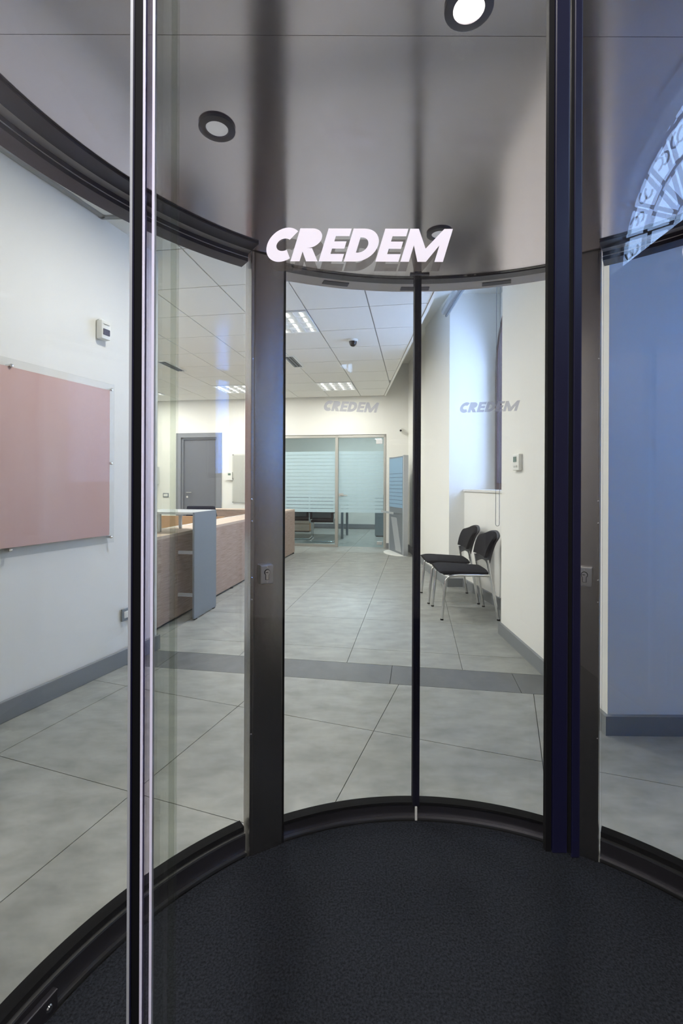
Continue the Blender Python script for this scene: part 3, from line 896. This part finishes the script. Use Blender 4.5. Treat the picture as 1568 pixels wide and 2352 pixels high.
# office chair behind the counter
t = thing('office_chair', 'dark office chair behind the counter, only its back top showing', 'chair', W3(-2.60, -1.95), A9 + .1)
for k in range(5):
    a = 2 * PI * k / 5
    lg = obj('base_arm', MB().tube([(0, 0, .09), (.28 * math.cos(a), .28 * math.sin(a), .065)], [.022, .014], 8), 'dark_plastic', t)
    obj('castor', MB().lathe([(.026, -.012), (.026, .012)], 12, Matrix.Translation((.29 * math.cos(a), .29 * math.sin(a), .027)) @ Matrix.Rotation(a, 4, 'Z') @ Matrix.Rotation(R(90), 4, 'X')), 'rubber', lg)
obj('column', MB().tube([(0, 0, .08), (0, 0, .44)], .025, 12), 'dark_plastic', t, smooth=30)
obj('seat', MB().box(-.24, .24, -.24, .24, .44, .52), 'fabric_navy', t, bevel=.03, smooth=40)
fr_, bk = [], []
for i in range(7):
    z = .54 + .325 * i / 6
    y = -.24 - .06 * i / 6
    hw = .235 - .03 * abs(i - 3) / 3
    fr_.append([(hw * (j / 4 - 1), y + .03 * (1 - (j / 4 - 1) ** 2) - .05, z) for j in range(9)])
    bk.append([(hw * (j / 4 - 1), y + .03 * (1 - (j / 4 - 1) ** 2), z) for j in range(9)])
obj('backrest', MB().slab(fr_, bk), 'fabric_navy', t, bevel=.01, smooth=50)
obj('back_bar', MB().tube([(0, -.05, .44), (0, -.30, .45), (0, -.345, .52), (0, -.345, .68)], .014, 8), 'dark_plastic', t, smooth=40)

# ================================================================== VISITOR CHAIRS IN THE NICHE
def visitor_chair(label, x, y, rz):
    t = thing('visitor_chair', label, 'chair', (x, y, 0), rz, 'black chairs below the arched window')
    HW = .235
    for s in (-1, 1):
        yy = s * HW
        pts = [(-.255, yy, .0), (-.222, yy, .345)]
        for k in range(1, 7):
            a = R(90 * k / 6)
            pts.append((-.222 + .05 * (1 - math.cos(a)) + .004 * k, yy, .345 + .05 * math.sin(a)))
        pts += [(-.1, yy * .98, .398), (.17, yy * .9, .392)]
        lg = obj('leg', MB().tube(pts, .0115, 10), 'chrome', t, smooth=50)
        obj('foot_cap', MB().lathe([(.0135, 0), (.0135, .012)], 10, Matrix.Translation((-.2545, yy, 0))), 'rubber', lg)
        lg = obj('leg', MB().tube([(.245, yy, .0), (.185, yy * .92, .36), (.155, yy * .88, .53)], .0125, 10), 'chrome', t, smooth=50)
        obj('foot_cap', MB().lathe([(.0145, 0), (.0145, .012)], 10, Matrix.Translation((.2445, yy, 0))), 'rubber', lg)
    # seat: cushion that dips towards the back
    top, bot = [], []
    for i in range(10):
        f_ = i / 9
        xx = -.275 + .44 * f_
        hw = .235 - .035 * f_ ** 2 - (.03 if i == 0 else .008 if i == 1 else 0)
        zt = .455 - .022 * f_ + (-.016 if i == 0 else -.004 if i == 1 else 0)
        top.append([(xx, hw * (j / 5 - 1), zt - .016 * abs(j / 5 - 1) ** 4) for j in range(11)])
        bot.append([(xx + (.012 if i == 0 else 0), hw * (j / 5 - 1) * .96, zt - .052 + .014 * (1 if i < 1 else 0) + .006 * abs(j / 5 - 1)) for j in range(11)])
    st = obj('seat', MB().slab(top, bot), 'fabric_black', t, smooth=60)
    obj('seat_pan', MB().box(-.235, .15, -.20, .20, .392, .404), 'shell_black', st, bevel=.004)
    # back: shell with an open gap above the seat, pad in front
    def back(z0, z1, n, thick, off, inset):
        fr2, bk2 = [], []
        for i in range(n):
            f_ = i / (n - 1)
            z = z0 + (z1 - z0) * f_
            xx = .150 + .05 * f_ + .055 * f_ ** 3 + off
            hw = (.205 + .028 * math.sin(PI * min(1, f_ * 1.1) * .5)) - inset
            if f_ > .8: hw -= .05 * ((f_ - .8) / .2) ** 2
            row, row2 = [], []
            for j in range(13):
                q = j / 6 - 1
                bow = .030 * (1 - q * q)
                zz = z - (.035 * (q * q) if f_ > .75 else 0) * ((f_ - .75) / .25 if f_ > .75 else 0) + (.045 * (1 - q * q) * (1 - f_ * 3) if f_ < .333 else 0) * (1 if inset == 0 else 0)
                row.append((xx + bow * .8, hw * q, zz)); row2.append((xx + bow * .8 + thick, hw * q, zz))
            fr2.append(row); bk2.append(row2)
        return MB().slab(fr2, bk2)
    obj('back_shell', back(.455, .775, 12, .014, .004, 0), 'shell_black', t, smooth=60)
    obj('back_pad', back(.545, .765, 10, .026, -.022, .018), 'fabric_black', t, smooth=60)
    return t
visitor_chair('black padded chair with chrome legs, nearer one beside the white wall edge', 1.152, 4.415, R(-1))
visitor_chair('black padded chair with chrome legs, farther one behind the other', 1.140, 4.985, R(-1))

# thermostat on the near pier (wall at x = XR, facing -x)
t = thing('thermostat', 'white thermostat with buttons and screen on the pier right of chairs', 'thermostat', (XR, 3.43, 1.305), R(-90))
obj('body', MB().box(-.06, .06, -.028, 0, 0, .118), 'white_plastic', t, bevel=.005)
obj('screen', MB().box(-.04, .015, -.031, -.026, .062, .10), 'screen', t)
for k in range(3):
    obj('button', MB().box(-.042 + k * .026, -.024 + k * .026, -.031, -.026, .022, .036), 'board_grey', t)
# blind box and its chain
t = thing('roller_blind', 'grey roller blind case at the top of the window niche', 'blind', (1.21, 4.66, 3.17))
pr = [(-.05, .0), (-.062, .03), (-.055, .07), (-.03, .09), (.03, .09), (.045, .05), (.03, .0)]
vs_ = [(a, -.80, b) for a, b in pr] + [(a, .82, b) for a, b in pr]
m_ = len(pr)
obj('case', MB().add(vs_, [tuple(range(m_)), tuple(range(m_, 2 * m_))[::-1]] + [(i, m_ + i, m_ + (i + 1) % m_, (i + 1) % m_) for i in range(m_)]), 'grey_metal_light', t)
obj('bar', MB().box(-.02, .0, -.80, .80, -.035, -.012), 'grey_metal', t, bevel=.003)
ch = [(.045, -.815, .06), (.045, -.815, -2.28)]
for k in range(9):
    a = PI * k / 8
    ch.append((.060 - .015 * math.cos(a), -.815, -2.29 - .016 * math.sin(a)))
ch += [(.075, -.815, -2.28), (.075, -.815, .06)]
obj('chain', MB().tube(ch, .0022, 6), 'grey_metal', t)

# ================================================================== TOTEM
pa, pb = Vector((.869, 8.57)), Vector((1.04, 7.87))
dd = (pb - pa); tw = dd.length; ta = math.atan2(dd.y, dd.x)
t = thing('info_totem', 'grey information totem with a pale blue poster beside the glass partition', 'totem', (pa.x, pa.y, 0), ta)
# local x along the face from far to near edge, face towards local -y
obj('base', MB().lathe([(.30, 0), (.30, .008), (.285, .014), (.01, .015)], 32, Matrix.Translation((tw * .5, .02, 0)) @ Matrix.Diagonal((1.25, .72, 1, 1))), 'white_plastic', t)
obj('panel', MB().box(0, tw, 0, .03, .014, 1.68), 'grey_metal', t, bevel=.003)
obj('edge_profile', MB().box(tw - .03, tw + .012, -.012, .075, .014, 1.69), 'grey_metal_light', t, bevel=.006)
obj('edge_profile', MB().box(-.012, .02, -.006, .05, .014, 1.69), 'grey_metal_light', t, bevel=.006)
ps = obj('poster', MB().box(.03, tw - .05, -.008, -.002, .80, 1.655), 'poster_blue', t)
for k in range(9):
    z = .86 + k * .065
    obj('poster_line', MB().box(.035, tw - .055, -.0095, -.0075, z, z + .008), 'poster_line', ps)
tr = obj('brochure_tray', MB().box(.02, tw - .06, -.16, -.002, .70, .706), 'acrylic', t)
obj('tray_rim', MB().box(.02, tw - .06, -.163, -.158, .70, .735), 'grey_metal_light', tr)
obj('slant_reflection', MB().add([(.10, -.004, .62), (.38, -.004, .62), (.62, -.004, .05), (.34, -.004, .05), (.10, 0, .62), (.38, 0, .62), (.62, 0, .05), (.34, 0, .05)],
    [(0, 1, 2, 3), (7, 6, 5, 4), (0, 4, 5, 1), (1, 5, 6, 2), (2, 6, 7, 3), (3, 7, 4, 0)]), 'grey_metal_light', t)  # slanted reflection on the totem's lower face, shaped as a pale plate

# ================================================================== CEILING THINGS
def louvre_lamp(key, label, watts=LAMP_W):
    u0, u1, v0, v1 = fixtures[key]
    t = thing('ceiling_lamp', label, 'ceiling lamp', W3((u0 + u1) / 2, (v0 + v1) / 2, HC), A9, 'square louvred lamps in the tiled ceiling')
    hw, hd_ = (u1 - u0) / 2 - .006, (v1 - v0) / 2 - .006
    bm_ = MB().box(-hw, hw, -hd_, hd_, .010, .012)
    obj('reflector', MB().box(-hw, hw, -hd_, hd_, .0105, .0118), 'louvre', t)
    obj('frame', MB().box(-hw, -hw + .02, -hd_, hd_, -.012, .010).box(hw - .02, hw, -hd_, hd_, -.012, .010).box(-hw + .02, hw - .02, -hd_, -hd_ + .02, -.012, .010).box(-hw + .02, hw - .02, hd_ - .02, hd_, -.012, .010), 'louvre', t)
    for k in range(4):
        x = -hw + (2 * hw) * (k + .5) / 4
        obj('tube', MB().tube([(x, -hd_ + .03, .002), (x, hd_ - .03, .002)], .008, 8), 'tube', t, smooth=40)
    for k in range(1, 4):
        x = -hw + 2 * hw * k / 4
        obj('louvre', MB().add([(x - .012, -hd_ + .02, -.014), (x + .012, -hd_ + .02, -.014), (x + .003, -hd_ + .02, .008), (x - .003, -hd_ + .02, .008),
             (x - .012, hd_ - .02, -.014), (x + .012, hd_ - .02, -.014), (x + .003, hd_ - .02, .008), (x - .003, hd_ - .02, .008)],
             [(0, 1, 2, 3), (7, 6, 5, 4), (0, 4, 5, 1), (1, 5, 6, 2), (2, 6, 7, 3), (3, 7, 4, 0)]), 'louvre', t)
        y = -hd_ + 2 * hd_ * k / 4
        obj('louvre', MB().box(-hw + .02, hw - .02, y - .009, y + .009, -.015, -.002), 'louvre', t)
    l = bpy.data.lights.new('lamp_light', 'AREA'); l.shape = 'RECTANGLE'; l.size = 2 * hw - .06; l.size_y = 2 * hd_ - .06
    l.energy = watts; l.color = (1, .985, .955)
    lo_ = bpy.data.objects.new('lamp_light', l); COL.objects.link(lo_); lo_.parent = t; lo_.location = (0, 0, -.022)
    return t
louvre_lamp((-2, -7), 'nearest louvred square ceiling lamp, beside the top of the steel post')
louvre_lamp((-2, -2), 'far louvred square ceiling lamp above the glass partition', 25)
louvre_lamp((-5, -2), 'far louvred square ceiling lamp above the grey door wall', 25)
louvre_lamp((-6, -7), 'louvred square ceiling lamp over the near end of the counter')
louvre_lamp((-8, -2), 'louvred square ceiling lamp in the far left corner', 25)
louvre_lamp((-9, -7), 'louvred square ceiling lamp in the near left corner')
# meeting room lamp
t = thing('ceiling_lamp', 'flat ceiling lamp of the meeting room behind the glass partition', 'ceiling lamp', W3(-.8, 2.0, HC - .03), A9)
obj('diffuser', MB().box(-.3, .3, -.3, .3, 0, .012), 'tube', t)
obj('frame', MB().box(-.32, .32, -.32, .32, .012, .03), 'louvre', t)
l = bpy.data.lights.new('meeting_light', 'AREA'); l.size = .55; l.energy = 60; l.color = (.93, .97, 1)
lo_ = bpy.data.objects.new('meeting_light', l); COL.objects.link(lo_); lo_.parent = t; lo_.location = (0, 0, -.012)
def fill_lamp(name, label, x, y, z, watts, col, r=.16):  # unseen lamps added to brighten the lobby and the near hall
    t = thing(name, label, 'ceiling lamp', (x, y, z))
    obj('rim', MB().lathe([(r, .04), (r, .004), (r - .012, 0), (r - .02, .004), (r - .02, .04)], 32), 'lamp_ring', t, smooth=30)
    obj('diffuser', MB().lathe([(r - .02, .03), (r - .02, .012), (.01, .008)], 32), 'tube', t, smooth=40)
    l = bpy.data.lights.new('lamp_light', 'AREA'); l.shape = 'DISK'; l.size = 2 * r - .06; l.energy = watts; l.color = col
    o = bpy.data.objects.new('lamp_light', l); COL.objects.link(o); o.parent = t; o.location = (0, 0, -.004)
fill_lamp('ceiling_lamp', 'unseen round fill lamp added in the entrance lobby behind the viewer', -.35, -.75, 3.66, 110, (1, .95, .95))
fill_lamp('ceiling_lamp', 'unseen round fill lamp added over the hall floor just behind the booth', -.50, 2.35, HC - .04, 21, (1, .985, .955))
fill_lamp('ceiling_lamp', 'unseen round fill lamp added over the hall floor left of the booth', -1.2, 1.2, HC - .04, 4, (1, .985, .97))
# air slots
for u, v, lab in ((-1.06, -2.66, 'dark slotted air outlet in the ceiling right of the steel post'), (-2.83, -2.66, 'dark slotted air outlet in the ceiling left of the steel post')):
    t = thing('air_outlet', lab, 'air vent', W3(u, v, HC - .012), A9)
    obj('frame', MB().box(-.075, -.06, -.29, .29, 0, .012).box(.06, .075, -.29, .29, 0, .012).box(-.06, .06, -.29, -.275, 0, .012).box(-.06, .06, .275, .29, 0, .012), 'white_plastic', t)
    obj('back', MB().box(-.06, .06, -.275, .275, .009, .0118), 'vent_dark', t)
    for k in range(3):
        x = -.042 + .042 * k
        obj('slat', MB().box(x - .006, x + .006, -.275, .275, 0, .008), 'grey_metal', t)
# dome camera
t = thing('dome_camera', 'black dome security camera under the tiled ceiling', 'camera', W3(-.134, -3.50, HC - .075), A9)
obj('base', MB().lathe([(.058, .075), (.058, .062), (.052, .052), (.02, .050)], 24), 'white_plastic', t, smooth=30)
obj('dome', MB().lathe([(.003, -.006), (.022, 0), (.036, .014), (.042, .030), (.046, .055)], 24), 'dark_lens', t, smooth=60)
# small spot left
t = thing('ceiling_spot', 'small silver spotlight under the ceiling at the left glass edge', 'spotlight', W3(-2.78, -3.95, HC - .05), A9)
obj('base', MB().lathe([(.07, .05), (.07, .040), (.03, .038)], 20), 'white_plastic', t, smooth=30)
obj('head', MB().lathe([(.03, 0), (.055, .01), (.05, .03), (.02, .042)], 20), 'chrome', t, smooth=50)

# ================================================================== MEETING ROOM
def cantilever(label, u, v, rz):
    t = thing('meeting_chair', label, 'chair', W3(u, v), A9 + rz, 'black cantilever chairs behind the glass partition')
    w = .25
    def rounded(p, r=.045, n=5):
        out = [Vector(p[0])]
        for i in range(1, len(p) - 1):
            a, b, c = Vector(p[i - 1]), Vector(p[i]), Vector(p[i + 1])
            d1, d2 = (a - b).normalized(), (c - b).normalized()
            s, e = b + d1 * r, b + d2 * r
            for k in range(n + 1):
                q = k / n
                out.append(s * (1 - q) ** 2 + b * 2 * q * (1 - q) + e * q * q)
        return out + [Vector(p[-1])]
    path = [(-w, -.22, .60), (-w, -.20, .39), (-w, .22, .40), (-w, .26, .012), (-w, -.24, .012), (w, -.24, .012), (w, .26, .012), (w, .22, .40), (w, -.20, .39), (w, -.22, .60)]
    obj('frame', MB().tube(rounded(path), .014, 8), 'chrome', t, smooth=50)
    obj('seat', MB().box(-.235, .235, -.20, .24, .40, .455), 'fabric_black', t, bevel=.02, smooth=40)
    bkf = obj('back_frame', MB().box(-.24, -.195, -.27, -.24, .47, .92).box(.195, .24, -.27, -.24, .47, .92).box(-.195, .195, -.27, -.24, .47, .50).box(-.195, .195, -.27, -.24, .88, .92), 'fabric_black', t, bevel=.008)
    obj('back_mesh', MB().box(-.195, .195, -.258, -.25, .50, .88), 'mesh_back', bkf)
    for s in (-1, 1):
        obj('armrest', MB().box(s * w - .025, s * w + .025, -.22, .10, .60, .63), 'fabric_black', t, bevel=.008)
    return t
cantilever('black cantilever chair on a chrome frame, fully seen left of the glass door', -1.36, .95, R(4))
cantilever('black cantilever chair half hidden by the counter end', -1.97, 1.30, R(6))
t = thing('meeting_table', 'grey table with slim legs behind the glass door', 'table', W3(-1.82, 1.75), A9)
obj('top', MB().box(-.9, .85, -.42, .42, .72, .745), 'board_grey', t, bevel=.003)
for x in (-.85, .80):
    for y in (-.37, .37):
        obj('leg', MB().box(x - .025, x + .025, y - .025, y + .025, 0, .72), 'cabinet_grey', t)
t = thing('filing_cabinet', 'blue-grey low cabinet at the right of the meeting room', 'cabinet', W3(-.077, 2.17), A9)
obj('body', MB().box(-.27, .27, -.25, .25, .02, .95), 'cabinet_grey', t, bevel=.004)
dr_ = obj('door', MB().box(-.262, .262, -.262, -.25, .03, .94), 'cabinet_grey', t, bevel=.003)
obj('handle', MB().box(.19, .21, -.275, -.262, .45, .58), 'steel_light', dr_)
obj('plinth', MB().box(-.25, .25, -.23, .23, 0, .02), 'dark_plastic', t)
t = thing('drawer_pedestal', 'small wooden drawer unit on the floor behind the chairs', 'drawers', W3(-2.25, 2.9), A9)
obj('body', MB().box(-.21, .21, -.25, .25, .02, .56), 'wood_warm', t)
for k in range(3):
    d_ = obj('drawer', MB().box(-.2, .2, -.265, -.25, .03 + k * .18, .195 + k * .18), 'wood_edge', t)
    obj('knob', MB().lathe([(.012, 0), (.012, .015), (.004, .018)], 10, Matrix.Translation((0, -.265, .115 + k * .18)) @ Matrix.Rotation(R(90), 4, 'X')), 'steel_light', d_)
obj('foot', MB().box(-.19, .19, -.23, .23, 0, .02), 'dark_plastic', t)
